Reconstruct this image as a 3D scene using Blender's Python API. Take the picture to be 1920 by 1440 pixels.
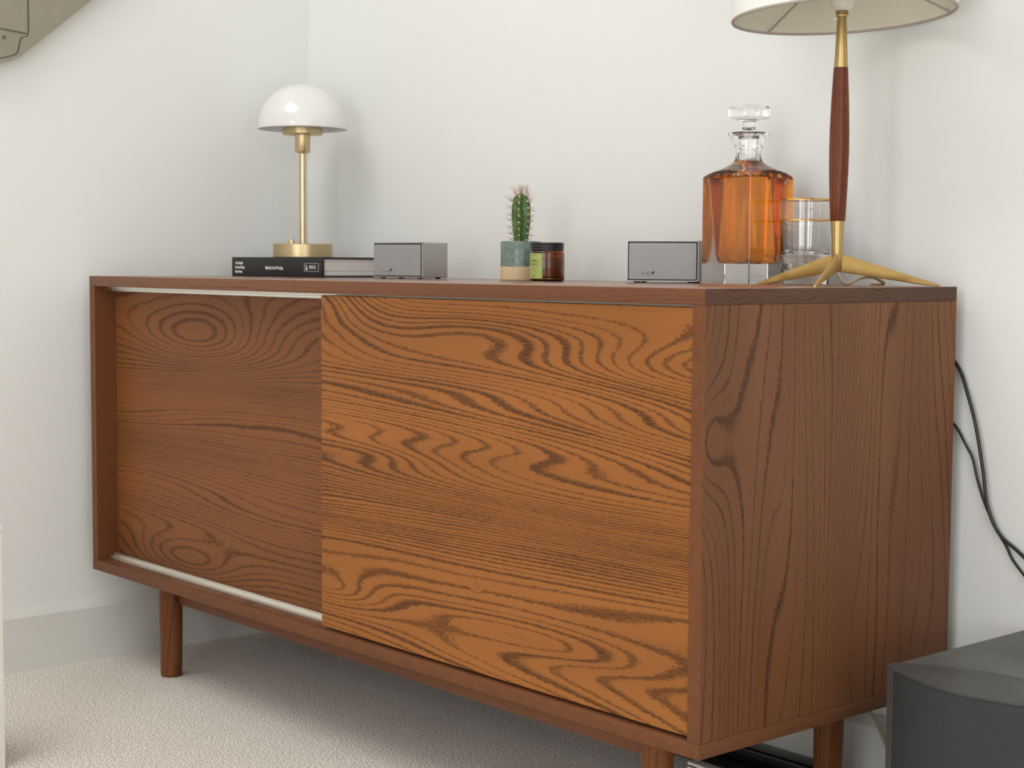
import bpy, bmesh, math, random
from mathutils import Vector, Matrix
PI = math.pi
scene = bpy.context.scene
for o in list(bpy.data.objects): bpy.data.objects.remove(o)
COL = scene.collection

# ------------------------------------------------------------------ camera
cam_d = bpy.data.cameras.new('camera'); cam = bpy.data.objects.new('camera', cam_d); COL.objects.link(cam)
cam_d.sensor_width = 36.0; cam_d.lens = 36.0 * 3029.02 / 1920.0; cam_d.clip_start = 0.02; cam_d.clip_end = 60
CR = Vector((0.65485348, 0.75573119, 0.00610648)); CU = Vector((-0.05998479, 0.04391994, 0.9972326)); CF = Vector((-0.75337159, 0.65340753, -0.0740935))
CAM = Vector((2.53949908, -1.25342105, 0.69430702))
M = Matrix(((CR.x, CU.x, -CF.x, CAM.x), (CR.y, CU.y, -CF.y, CAM.y), (CR.z, CU.z, -CF.z, CAM.z), (0, 0, 0, 1)))
cam.matrix_world = M
scene.camera = cam
RH = Vector((0.6549, 0.7557, 0)).normalized()      # to the viewer's right, level
FH = Vector((-RH.y, RH.x, 0))                      # away from the viewer, level

# ------------------------------------------------------------------ world, light, exposure
W_X0, W_X1, W_Y0, W_Y1, W_H = -0.052, 3.75, -3.00, 0.480, 2.45
WIN_X0, WIN_X1, WIN_Z0, WIN_Z1 = 1.78, 3.12, 0.08, 2.10
WN2_Y0, WN2_Y1 = -2.30, -0.75                       # second window, in the right wall
world = bpy.data.worlds.new('world'); scene.world = world; world.use_nodes = True
world.node_tree.nodes['Background'].inputs[0].default_value = (0.80, 0.88, 1.0, 1)
world.node_tree.nodes['Background'].inputs[1].default_value = 1.0
ld = bpy.data.lights.new('window_daylight', 'AREA'); ld.shape = 'RECTANGLE'
ld.size = WIN_X1 - WIN_X0; ld.size_y = WIN_Z1 - WIN_Z0; ld.energy = 44; ld.color = (0.955, 0.985, 1.0)
lo = bpy.data.objects.new('window_daylight', ld); COL.objects.link(lo)
lo.location = ((WIN_X0 + WIN_X1) / 2, W_Y0 - 0.10, (WIN_Z0 + WIN_Z1) / 2); lo.rotation_euler = (PI / 2, 0, 0)
ld2 = bpy.data.lights.new('side_window_daylight', 'AREA'); ld2.shape = 'RECTANGLE'
ld2.size = WN2_Y1 - WN2_Y0; ld2.size_y = WIN_Z1 - WIN_Z0; ld2.energy = 24; ld2.color = (1.0, 0.955, 0.90)
lo2 = bpy.data.objects.new('side_window_daylight', ld2); COL.objects.link(lo2)
lo2.location = (W_X1 + 0.10, (WN2_Y0 + WN2_Y1) / 2, (WIN_Z0 + WIN_Z1) / 2); lo2.rotation_euler = (PI / 2, 0, PI / 2)
ld3 = bpy.data.lights.new('rooflight_daylight', 'AREA'); ld3.shape = 'RECTANGLE'
RF_X0, RF_X1, RF_Y0, RF_Y1 = 0.10, 1.30, -1.80, -0.60
ld3.size = RF_X1 - RF_X0; ld3.size_y = RF_Y1 - RF_Y0; ld3.energy = 22; ld3.color = (1.0, 0.97, 0.93)
lo3 = bpy.data.objects.new('rooflight_daylight', ld3); COL.objects.link(lo3)
lo3.location = ((RF_X0 + RF_X1) / 2, (RF_Y0 + RF_Y1) / 2, W_H + 0.09)
vs = scene.view_settings
scene.display_settings.display_device = 'sRGB'
vs.view_transform = 'Standard'; vs.look = 'None'; vs.gamma = 1.0; vs.use_curve_mapping = False; vs.exposure = 0.0
cy = scene.cycles
cy.max_bounces = 16; cy.diffuse_bounces = 7; cy.glossy_bounces = 6; cy.transmission_bounces = 14; cy.transparent_max_bounces = 12
cy.use_denoising = True; cy.caustics_refractive = True; cy.caustics_reflective = False; cy.sample_clamp_indirect = 6.0; cy.blur_glossy = 0.6

# ------------------------------------------------------------------ node helpers
def lin(c):
    return tuple(((v / 255) / 12.92 if v / 255 <= 0.04045 else ((v / 255 + 0.055) / 1.055) ** 2.4) for v in c)
class NT:
    def __init__(s, name):
        s.m = bpy.data.materials.new(name); s.m.use_nodes = True; s.t = s.m.node_tree
        s.b = s.t.nodes['Principled BSDF']; s.out = s.t.nodes['Material Output']
    def n(s, typ, **kw):
        nd = s.t.nodes.new(typ)
        for k, v in kw.items(): setattr(nd, k, v)
        return nd
    def put(s, sock, v):
        if hasattr(v, 'links'): s.t.links.new(v, sock)
        else: sock.default_value = v
    def math(s, op, a, b=0.0, c=None):
        nd = s.n('ShaderNodeMath', operation=op); s.put(nd.inputs[0], a); s.put(nd.inputs[1], b)
        if c is not None: s.put(nd.inputs[2], c)
        return nd.outputs[0]
    def add(s, a, b): return s.math('ADD', a, b)
    def sub(s, a, b): return s.math('SUBTRACT', a, b)
    def mul(s, a, b): return s.math('MULTIPLY', a, b)
    def smooth(s, x, lo, hi, a=0.0, b=1.0):
        nd = s.n('ShaderNodeMapRange', interpolation_type='SMOOTHSTEP')
        s.put(nd.inputs[0], x); s.put(nd.inputs[1], lo); s.put(nd.inputs[2], hi); s.put(nd.inputs[3], a); s.put(nd.inputs[4], b)
        return nd.outputs[0]
    def coords(s):
        tc = s.n('ShaderNodeTexCoord'); sp = s.n('ShaderNodeSeparateXYZ'); s.t.links.new(tc.outputs['Object'], sp.inputs[0])
        return tc.outputs['Object'], sp.outputs[0], sp.outputs[1], sp.outputs[2]
    def vec(s, x, y, z):
        nd = s.n('ShaderNodeCombineXYZ'); s.put(nd.inputs[0], x); s.put(nd.inputs[1], y); s.put(nd.inputs[2], z); return nd.outputs[0]
    def noise(s, vec, scale, detail=2.0, rough=0.5, dist=0.0):
        nd = s.n('ShaderNodeTexNoise'); s.put(nd.inputs['Vector'], vec); nd.inputs['Scale'].default_value = scale
        nd.inputs['Detail'].default_value = detail; nd.inputs['Roughness'].default_value = rough; nd.inputs['Distortion'].default_value = dist
        return nd.outputs[0]
    def mix(s, f, a, b, blend='MIX'):
        nd = s.n('ShaderNodeMix', data_type='RGBA', blend_type=blend); s.put(nd.inputs[0], f)
        for i, v in ((6, a), (7, b)):
            if hasattr(v, 'links'): s.t.links.new(v, nd.inputs[i])
            else: nd.inputs[i].default_value = (*v[:3], 1)
        return nd.outputs[2]
    def bump(s, h, strength, dist):
        nd = s.n('ShaderNodeBump'); s.put(nd.inputs['Height'], h); nd.inputs['Strength'].default_value = strength; nd.inputs['Distance'].default_value = dist
        s.t.links.new(nd.outputs[0], s.b.inputs['Normal'])
    def color(s, v): s.put(s.b.inputs['Base Color'], v if hasattr(v, 'links') else (*v[:3], 1))
    def set(s, **kw):
        for k, v in kw.items(): s.put(s.b.inputs[k.replace('_', ' ')], v)

def mat(name, col, rough=0.5, metal=0.0, var=0.06, vscale=30.0, bump=None, **kw):
    """plain procedural material: a colour with a little mottling"""
    t = NT(name); P, x, y, z = t.coords()
    nz = t.noise(P, vscale, 3.0)
    f = t.smooth(nz, 0.3, 0.7)
    t.color(t.mix(f, tuple(c * (1 - var) for c in col), tuple(min(1, c * (1 + var)) for c in col)))
    t.set(Roughness=rough, Metallic=metal, **kw)
    if bump: t.bump(t.noise(P, bump[0], 2.0), bump[1], bump[2])
    return t.m

def wood(name, along, across, light, dark, K, A, nu, nv, seed, bumps=(), rough=0.42, lw=0.42, dens=(), tint=0.12, jit=0.16, spec=0.20):
    """oak: growth-ring contours of a stretched field, plus pore streaks; along/across are axis numbers"""
    t = NT(name); P, *ax = t.coords()
    u, v = ax[along], ax[across]; w = ax[3 - along - across]
    n1 = t.noise(t.vec(t.mul(u, nu), t.mul(v, nv), t.add(t.mul(w, 3.0), seed)), 1.0, 1.6, 0.42)
    n1b = t.noise(t.vec(t.mul(u, nu * 2.6), t.mul(v, nv * 2.4), t.add(t.mul(w, 3.0), seed + 7.3)), 1.0, 1.5, 0.45)
    f = t.add(t.mul(v, K), t.mul(n1, A)); f = t.add(f, t.mul(n1b, A * 0.10))
    for (u0, v0, su, sv, B) in bumps:
        du = t.mul(t.sub(u, u0), 1.0 / su); dv = t.mul(t.sub(v, v0), 1.0 / sv)
        d2 = t.add(t.mul(du, du), t.mul(dv, dv))
        f = t.add(f, t.mul(t.math('POWER', 2.71828, t.mul(d2, -1.0)), B))
    for (v0, wd, k) in dens:                               # bands of tight rings
        f = t.add(f, t.mul(t.smooth(v, v0 - wd, v0 + wd), k))
    # ragged edges: short streaks lying along the grain
    rag = t.noise(t.vec(t.mul(u, 130.0), t.mul(v, 560.0), seed + 2.0), 1.0, 2.5, 0.75)
    wav = t.noise(t.vec(t.mul(u, 11.0), t.mul(v, 75.0), seed + 4.0), 1.0, 3.0, 0.6)
    f = t.add(f, t.mul(t.sub(rag, 0.5), jit * 4.4)); f = t.add(f, t.mul(t.sub(wav, 0.5), jit * 1.3))
    fr = t.math('FRACT', f)
    wn = t.noise(t.vec(t.mul(u, 5.0), t.mul(v, 22.0), seed + 9.0), 1.0, 1.0)
    wh = t.n('ShaderNodeTexWhiteNoise', noise_dimensions='1D'); t.put(wh.inputs['W'], t.math('FLOOR', f)); rnd = wh.outputs['Value']   # every ring differs a little
    wid = t.mul(t.math('MULTIPLY_ADD', wn, lw * 1.5, lw * 0.25), t.math('MULTIPLY_ADD', rnd, 0.9, 0.55))
    line = t.mul(t.smooth(fr, t.mul(wid, 0.45), wid, 1.0, 0.0), t.smooth(fr, 0.0, 0.06))
    pore = t.noise(t.vec(t.mul(u, 55.0), t.mul(v, 1500.0), seed + 5.0), 1.0, 2.0, 0.6)
    pf = t.smooth(pore, 0.42, 0.62)
    line = t.mul(t.mul(line, t.math('MULTIPLY_ADD', pf, 0.40, 0.60)), t.math('MULTIPLY_ADD', rnd, 0.25, 0.84))
    tone = t.noise(t.vec(t.mul(u, 1.4), t.mul(v, 9.0), seed + 3.0), 1.0, 2.0)
    tf = t.smooth(tone, 0.3, 0.7)
    lightc = t.mix(tf, tuple(c * (1 - tint) for c in light), tuple(c * (1 + tint) for c in light))
    lightc = t.mix(t.mul(t.smooth(pore, 0.55, 0.75), 0.18), lightc, dark)
    t.color(t.mix(line, lightc, dark))
    t.set(Roughness=t.math('MULTIPLY_ADD', line, 0.15, rough))
    t.b.inputs['Specular IOR Level'].default_value = spec
    t.bump(t.add(t.mul(line, -1.0), t.mul(pf, 0.25)), 0.12, 0.0006)
    return t.m

def glass(name, col=(1, 1, 1), ior=1.5, rough=0.0):
    t = NT(name); P, x, y, z = t.coords()
    t.color(t.mix(t.smooth(t.noise(P, 8.0), 0.2, 0.8), col, tuple(c * 0.985 for c in col)))
    t.set(Roughness=rough, IOR=ior); t.b.inputs['Transmission Weight'].default_value = 1.0
    return t.m

def brushed(name, col, rough, axis, var=0.12, sc=900.0):
    t = NT(name); P, *ax = t.coords()
    v = [t.mul(a, sc if i == axis else 6.0) for i, a in enumerate(ax)]
    nz = t.noise(t.vec(*v), 1.0, 2.0)
    t.color(t.mix(nz, tuple(c * (1 - var) for c in col), tuple(min(1, c * (1 + var)) for c in col)))
    t.set(Metallic=1.0, Roughness=t.math('MULTIPLY_ADD', nz, 0.16, rough - 0.08))
    return t.m

MT = {}
def wallmat(name, col):
    t = NT(name); P, x, y, z = t.coords()
    big = t.noise(P, 1.6, 2.0); fine = t.noise(P, 260.0, 3.0, 0.6)
    t.color(t.mix(t.smooth(big, 0.3, 0.7), tuple(c * 0.985 for c in col), col))
    t.set(Roughness=0.75); t.b.inputs['Specular IOR Level'].default_value = 0.25
    t.bump(fine, 0.10, 0.0008)
    return t.m
MT['wall'] = wallmat('wall_paint', (0.794, 0.802, 0.784))
MT['ceil'] = wallmat('ceiling_paint', (0.80, 0.79, 0.76))
MT['skirt'] = mat('satin_white_paint', (0.70, 0.70, 0.67), 0.4, var=0.02, vscale=12, bump=(180, 0.04, 0.0006))
MT['whitewood'] = mat('white_lacquer', (0.82, 0.81, 0.76), 0.4, var=0.02)

def carpet():
    t = NT('grey_carpet'); P, x, y, z = t.coords()
    a = t.noise(P, 360.0, 1.5, 0.7); b = t.noise(P, 760.0, 2.0, 0.8); c = t.noise(P, 9.0, 3.0, 0.6)
    tuft = t.n('ShaderNodeTexVoronoi'); t.put(tuft.inputs['Vector'], P); tuft.inputs['Scale'].default_value = 260.0
    h = t.add(t.mul(a, 0.6), t.mul(tuft.outputs['Distance'], 0.5))
    col = t.mix(t.smooth(a, 0.36, 0.56), (0.24, 0.215, 0.185), (0.97, 0.91, 0.83))
    col = t.mix(t.mul(t.smooth(b, 0.45, 0.75), 0.35), col, (0.92, 0.89, 0.85))
    col = t.mix(t.mul(t.smooth(c, 0.3, 0.7), 0.14), col, (0.62, 0.585, 0.54))
    t.color(col); t.set(Roughness=0.95); t.b.inputs['Specular IOR Level'].default_value = 0.1
    t.b.inputs['Sheen Weight'].default_value = 0.15
    t.bump(h, 0.4, 0.003)
    return t.m
MT['carpet'] = carpet()

# ------------------------------------------------------------------ mesh helpers
def finish(bm, name, material, parent=None, loc=None, smooth=None):
    me = bpy.data.meshes.new(name)
    bmesh.ops.recalc_face_normals(bm, faces=bm.faces)
    bm.to_mesh(me); bm.free()
    if isinstance(material, (list, tuple)):
        for m in material: me.materials.append(m)
    else: me.materials.append(material)
    if smooth is not None:
        for p in me.polygons: p.use_smooth = True
        me.set_sharp_from_angle(angle=math.radians(smooth))
    o = bpy.data.objects.new(name, me); COL.objects.link(o)
    if parent is not None: o.parent = parent
    if loc is not None: o.location = loc
    return o
def box(bm, x0, x1, y0, y1, z0, z1, bev=0.0, seg=2, rot=None, mi=0):
    vs_ = [bm.verts.new((x, y, z)) for x in (x0, x1) for y in (y0, y1) for z in (z0, z1)]
    idx = ((0, 1, 3, 2), (4, 6, 7, 5), (0, 4, 5, 1), (2, 3, 7, 6), (0, 2, 6, 4), (1, 5, 7, 3))
    fs = [bm.faces.new([vs_[i] for i in q]) for q in idx]
    for f in fs: f.material_index = mi
    bmesh.ops.recalc_face_normals(bm, faces=fs)
    if bev > 0:
        es = list({e for f in fs for e in f.edges})
        r = bmesh.ops.bevel(bm, geom=es, offset=bev, segments=seg, affect='EDGES', profile=0.5)
        for f in r['faces']: f.material_index = mi
    return bm
def boxo(name, dims, material, parent=None, bev=0.0, seg=2, loc=None):
    bm = bmesh.new(); box(bm, *dims, bev=bev, seg=seg); return finish(bm, name, material, parent, loc, smooth=30 if bev else None)
def lathe(prof, n=64, closed=False, bm=None):
    """revolve (r, z) pairs about z"""
    bm = bm or bmesh.new(); rings = []
    for r, z in prof:
        if r < 1e-6: rings.append([bm.verts.new((0, 0, z))])
        else: rings.append([bm.verts.new((r * math.cos(2 * PI * k / n), r * math.sin(2 * PI * k / n), z)) for k in range(n)])
    pairs = list(zip(rings[:-1], rings[1:]))
    if closed: pairs.append((rings[-1], rings[0]))
    for a, b in pairs:
        if len(a) == 1 and len(b) == 1: continue
        for k in range(n):
            j = (k + 1) % n
            if len(a) == 1: bm.faces.new((a[0], b[j], b[k]))
            elif len(b) == 1: bm.faces.new((a[k], a[j], b[0]))
            else: bm.faces.new((a[k], a[j], b[j], b[k]))
    return bm
def spline(pts, sub=8):
    P = [Vector(p) for p in pts]; out = []
    for i in range(len(P) - 1):
        p0 = P[max(i - 1, 0)]; p1 = P[i]; p2 = P[i + 1]; p3 = P[min(i + 2, len(P) - 1)]
        for k in range(sub):
            t = k / sub
            out.append(0.5 * ((2 * p1) + (p2 - p0) * t + (2 * p0 - 5 * p1 + 4 * p2 - p3) * t * t + (3 * p1 - p0 - 3 * p2 + p3) * t ** 3))
    out.append(P[-1]); return out
def tube(pts, r, n=10, bm=None, cap=True):
    bm = bm or bmesh.new(); rings = []
    up = Vector((0.13, 0.21, 0.97)).normalized()
    for i, p in enumerate(pts):
        p = Vector(p); d = (Vector(pts[min(i + 1, len(pts) - 1)]) - Vector(pts[max(i - 1, 0)])).normalized()
        a = d.cross(up)
        if a.length < 1e-3: a = d.cross(Vector((1, 0, 0)))
        a.normalize(); b = a.cross(d).normalized(); up = b
        rr = r[i] if isinstance(r, (list, tuple)) else r
        rings.append([bm.verts.new(p + a * rr * math.cos(2 * PI * k / n) + b * rr * math.sin(2 * PI * k / n)) for k in range(n)])
    for a, b in zip(rings[:-1], rings[1:]):
        for k in range(n): bm.faces.new((a[k], a[(k + 1) % n], b[(k + 1) % n], b[k]))
    if cap: bm.faces.new(rings[0][::-1]); bm.faces.new(rings[-1])
    return bm
def prism(poly, axis, a, b, bm=None):
    """extrude a closed 2-D polygon along an axis from a to b"""
    bm = bm or bmesh.new()
    def p3(q, t):
        return {0: (t, q[0], q[1]), 1: (q[0], t, q[1]), 2: (q[0], q[1], t)}[axis]
    A = [bm.verts.new(p3(q, a)) for q in poly]; B = [bm.verts.new(p3(q, b)) for q in poly]
    bm.faces.new(A); bm.faces.new(B[::-1])
    for i in range(len(poly)):
        j = (i + 1) % len(poly); bm.faces.new((A[i], B[i], B[j], A[j]))
    return bm
def empty(name, loc, rz=0.0):
    o = bpy.data.objects.new(name, None); COL.objects.link(o); o.location = loc; o.rotation_euler = (0, 0, rz); o.empty_display_size = 0.05
    return o
def tag(o, label, cat, group=None):
    o['label'] = label; o['category'] = cat
    if group: o['group'] = group
    return o
def struct(o, label=None):
    o['kind'] = 'structure'
    if label: o['label'] = label
    return o
def text_bm(body, size, sx=1.0, shear=0.0, depth=0.0002, align='LEFT', bold=0.0):
    cu = bpy.data.curves.new('lettering', 'FONT'); cu.body = body; cu.size = size; cu.shear = shear; cu.extrude = depth; cu.align_x = align; cu.offset = bold; cu.resolution_u = 3
    o = bpy.data.objects.new('lettering', cu); COL.objects.link(o)
    bpy.context.view_layer.update()
    me = bpy.data.meshes.new_from_object(o.evaluated_get(bpy.context.evaluated_depsgraph_get()))
    bpy.data.objects.remove(o); bpy.data.curves.remove(cu)
    bm = bmesh.new(); bm.from_mesh(me); bpy.data.meshes.remove(me)
    for v in bm.verts: v.co.x *= sx
    return bm
def xform(bm, fn):
    for v in bm.verts: v.co = Vector(fn(v.co))
    return bm

# ------------------------------------------------------------------ the room
T = 0.12
struct(boxo('floor', (W_X0 - T, W_X1 + T, W_Y0 - T, W_Y1 + T, -0.1, 0.0), MT['carpet']), 'grey flecked carpet')
bm = bmesh.new()                                             # ceiling with a rooflight opening
for d_ in ((W_X0 - T, RF_X0, W_Y0 - T, W_Y1 + T), (RF_X1, W_X1 + T, W_Y0 - T, W_Y1 + T), (RF_X0, RF_X1, W_Y0 - T, RF_Y0), (RF_X0, RF_X1, RF_Y1, W_Y1 + T)): box(bm, *d_, W_H, W_H + 0.1)
struct(finish(bm, 'ceiling', MT['ceil']))
bm = bmesh.new()
for d_ in ((RF_X0, RF_X0 + .05, RF_Y0, RF_Y1), (RF_X1 - .05, RF_X1, RF_Y0, RF_Y1), (RF_X0, RF_X1, RF_Y0, RF_Y0 + .05), (RF_X0, RF_X1, RF_Y1 - .05, RF_Y1)): box(bm, *d_, W_H + 0.03, W_H + 0.08)
struct(finish(bm, 'window_3', MT['whitewood']), 'white rooflight frame')
struct(boxo('wall_left', (W_X0 - T, W_X0, W_Y0 - T, W_Y1 + T, 0, W_H), MT['wall']))
struct(boxo('wall_back', (W_X0, W_X1, W_Y1, W_Y1 + T, 0, W_H), MT['wall']))
bm = bmesh.new()
box(bm, W_X1, W_X1 + T, W_Y0 - T, WN2_Y0, 0, W_H); box(bm, W_X1, W_X1 + T, WN2_Y1, W_Y1 + T, 0, W_H)
box(bm, W_X1, W_X1 + T, WN2_Y0, WN2_Y1, 0, WIN_Z0); box(bm, W_X1, W_X1 + T, WN2_Y0, WN2_Y1, WIN_Z1, W_H)
struct(finish(bm, 'wall_right', MT['wall']))
bm = bmesh.new()
box(bm, W_X0, WIN_X0, W_Y0 - T, W_Y0, 0, W_H); box(bm, WIN_X1, W_X1, W_Y0 - T, W_Y0, 0, W_H)
box(bm, WIN_X0, WIN_X1, W_Y0 - T, W_Y0, 0, WIN_Z0); box(bm, WIN_X0, WIN_X1, W_Y0 - T, W_Y0, WIN_Z1, W_H)
struct(finish(bm, 'wall_front', MT['wall']))
bm = bmesh.new()                                             # window: frame, mullion and glazing bars
yw0, yw1 = W_Y0 - 0.07, W_Y0 - 0.02
box(bm, WIN_X0, WIN_X0 + 0.05, yw0, yw1, WIN_Z0, WIN_Z1); box(bm, WIN_X1 - 0.05, WIN_X1, yw0, yw1, WIN_Z0, WIN_Z1)
box(bm, WIN_X0, WIN_X1, yw0, yw1, WIN_Z0, WIN_Z0 + 0.06); box(bm, WIN_X0, WIN_X1, yw0, yw1, WIN_Z1 - 0.05, WIN_Z1)
mx = (WIN_X0 + WIN_X1) / 2
box(bm, mx - 0.11, mx + 0.11, yw0, yw1, WIN_Z0, WIN_Z1)
for xx in (WIN_X0 + 0.315, WIN_X1 - 0.315): box(bm, xx - 0.012, xx + 0.012, yw0, yw1, WIN_Z0, WIN_Z1)
for k in (1, 2): 
    zz = WIN_Z0 + (WIN_Z1 - WIN_Z0) * k / 3; box(bm, WIN_X0, WIN_X1, yw0, yw1, zz - 0.012, zz + 0.012)
struct(finish(bm, 'window_1', MT['whitewood']), 'white window with glazing bars')
bm = bmesh.new(); xw0, xw1 = W_X1 + 0.02, W_X1 + 0.07
box(bm, xw0, xw1, WN2_Y0, WN2_Y0 + 0.05, WIN_Z0, WIN_Z1); box(bm, xw0, xw1, WN2_Y1 - 0.05, WN2_Y1, WIN_Z0, WIN_Z1)
box(bm, xw0, xw1, WN2_Y0, WN2_Y1, WIN_Z0, WIN_Z0 + 0.06); box(bm, xw0, xw1, WN2_Y0, WN2_Y1, WIN_Z1 - 0.05, WIN_Z1)
my = (WN2_Y0 + WN2_Y1) / 2; box(bm, xw0, xw1, my - 0.05, my + 0.05, WIN_Z0, WIN_Z1)
struct(finish(bm, 'window_2', MT['whitewood']), 'white window in the right wall')
# skirting with a bevelled cap
BT = 0.018
capp = [(0, 0), (BT, 0), (BT, 0.093), (BT - 0.003, 0.0965), (0.006, 0.106), (0, 0.106)]
bm = prism([(W_X0 + a, z) for a, z in capp], 1, W_Y0, W_Y1)
struct(finish(bm, 'baseboard_left', MT['skirt']), 'white skirting board with bevelled top')
bm = prism([(W_Y1 - a, z) for a, z in capp], 0, W_X0 + BT, W_X1)
struct(finish(bm, 'baseboard_back', MT['skirt']), 'white skirting board with bevelled top')

# ------------------------------------------------------------------ sideboard
CW, CD, CH, CZ = 1.4, 0.4552, 0.67, 0.1684; TH = 0.0175
DL = (0.285, 0.101, 0.023); DD = (0.066, 0.024, 0.007)
M_doorR = wood('oak_front_door', 0, 2, DL, DD, 140, 62, 0.44, 5.0, 3.1,
    bumps=((0.655, 0.668, 0.150, 0.075, -13), (1.46, 0.583, 0.23, 0.040, 8.5), (1.02, 0.615, 0.16, 0.028, -3.0), (0.70, 0.250, 0.12, 0.028, 5.0), (1.13, 0.250, 0.20, 0.022, -4.0), (0.80, 0.440, 0.18, 0.016, -3.5), (1.025, 0.296, 0.007, 0.0045, 1.7)),
    dens=((0.600, 0.06, -9), (0.497, 0.03, 6), (0.40, 0.04, 4), (0.345, 0.03, 4), (0.245, 0.05, -5)), lw=0.52)
M_doorL = wood('oak_rear_door', 0, 2, (0.195, 0.070, 0.021), (0.072, 0.026, 0.009), 70, 24, 0.8, 4.4, 11.7,
    bumps=((0.318, 0.579, 0.19, 0.046, 6.5), (0.25, 0.215, 0.16, 0.034, 6.0)),
    dens=((0.485, 0.035, 9), (0.38, 0.06, 16), (0.30, 0.03, 6)), lw=0.34)
M_frame = wood('oak_frame_horizontal', 0, 2, (0.165, 0.064, 0.030), (0.105, 0.040, 0.018), 260, 20, 1.2, 8.0, 21.0, lw=0.26, rough=0.4, jit=0.3)
M_top = wood('oak_top', 0, 1, (0.225, 0.092, 0.048), (0.150, 0.060, 0.031), 160, 30, 0.9, 6.0, 25.0, lw=0.3, rough=0.22, spec=0.6)
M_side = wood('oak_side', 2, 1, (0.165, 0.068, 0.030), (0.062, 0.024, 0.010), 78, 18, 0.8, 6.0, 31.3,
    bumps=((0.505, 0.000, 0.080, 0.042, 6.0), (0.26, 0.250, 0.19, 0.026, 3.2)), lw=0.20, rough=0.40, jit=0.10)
M_inner = wood('oak_frame_vertical', 2, 1, (0.165, 0.058, 0.022), (0.12, 0.042, 0.015), 230, 14, 0.9, 6.0, 41.0, lw=0.26)
M_leg = wood('oak_leg', 2, 0, (0.165, 0.057, 0.018), (0.085, 0.029, 0.010), 160, 10, 2.0, 12.0, 51.0, lw=0.3, rough=0.36)
M_end = wood('oak_end_grain', 1, 2, (0.095, 0.046, 0.028), (0.068, 0.033, 0.020), 300, 26, 9.0, 9.0, 71.0, lw=0.4, rough=0.5, jit=0.1)
M_side2 = wood('oak_bottom_end', 1, 2, (0.140, 0.057, 0.026), (0.095, 0.039, 0.018), 200, 20, 6.0, 9.0, 73.0, lw=0.2)
M_plain = mat('oak_edge_band', (0.150, 0.054, 0.021), 0.5, var=0.10, vscale=60, Specular_IOR_Level=0.2)
M_rail = brushed('aluminium_track', (0.86, 0.84, 0.78), 0.42, 2)
sb = tag(empty('sideboard', (0, 0, 0)), 'brown stained oak sideboard with two sliding doors and round legs', 'sideboard')
B = 0.0012
def dress(o, *rules):                                       # give faces that look along an axis their own cut of the wood
    for m_, _ in rules: o.data.materials.append(m_)
    for p in o.data.polygons:
        for i, (m_, nrm) in enumerate(rules):
            if p.normal.dot(Vector(nrm)) > 0.8: p.material_index = i + 1
    return o
dress(boxo('top_panel', (0, CW, 0, CD, CH - TH, CH), M_top, sb, B), (M_frame, (0, -1, 0)), (M_end, (1, 0, 0)))
dress(boxo('side_panel', (0, TH, 0.0006, CD, CZ + TH, CH - TH), M_inner, sb, 0.0004, 1), (M_plain, (0, -1, 0)))
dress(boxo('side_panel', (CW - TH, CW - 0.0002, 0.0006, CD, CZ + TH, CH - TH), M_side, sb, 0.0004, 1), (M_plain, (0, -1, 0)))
dress(boxo('bottom_panel', (0, CW, 0, CD, CZ, CZ + TH), M_frame, sb, B), (M_plain, (0, -1, 0)), (M_side2, (1, 0, 0)))
boxo('back_panel', (TH, CW - TH, CD - 0.008, CD - 0.002, CZ + TH, CH - TH), M_inner, sb)
dl = boxo('sliding_door', (TH + 0.0005, 0.735, 0.0385, 0.0545, CZ + TH + 0.004, CH - TH - 0.004), M_doorL, sb, 0.0006, 1)
dl['label'] = 'recessed sliding door with an oval grain figure'
dr = boxo('sliding_door', (0.6885, CW - TH - 0.0018, 0.0035, 0.0195, CZ + TH + 0.0040, CH - TH - 0.0024), M_doorR, sb, 0.0008, 1)
dr['label'] = 'bright front sliding door with bold cathedral grain'
bm = bmesh.new(); zb = CZ + TH
box(bm, TH + 0.0004, CW - TH - 0.0004, 0.0235, 0.0350, zb + 0.0002, zb + 0.0050, 0.0006, 1); box(bm, TH + 0.0004, CW - TH - 0.0004, 0.0300, 0.0366, zb + 0.0002, zb + 0.0098, 0.0008, 1)
o = finish(bm, 'door_track', M_rail, sb); o['label'] = 'pale aluminium door track along the bottom'
bm = bmesh.new(); zt = CH - TH
box(bm, TH + 0.0004, CW - TH - 0.0004, 0.0235, 0.0350, zt - 0.0045, zt - 0.0002, 0.0006, 1); box(bm, TH + 0.0004, CW - TH - 0.0004, 0.0310, 0.0366, zt - 0.0085, zt - 0.0002, 0.0008, 1)
o = finish(bm, 'door_track', M_rail, sb); o['label'] = 'pale aluminium door track along the top'
for y0, y1 in ((0.0745, 0.0945), (CD - 0.095, CD - 0.075)):
    boxo('apron_rail', (0.14, CW - 0.14, y0, y1, CZ - 0.045, CZ), M_frame, sb, 0.001, 1)
for x in (0.143, CW - 0.127):
    for y in (0.070, CD - 0.070):
        bm = lathe([(0, 0), (0.0165, 0), (0.0178, 0.0012), (0.0198, CZ - 0.001), (0, CZ)], 40)
        xform(bm, lambda c: (c.x + x, c.y + y, c.z)); finish(bm, 'leg', M_leg, sb, smooth=40)

# ------------------------------------------------------------------ things on the sideboard
TZ = CH
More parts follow.
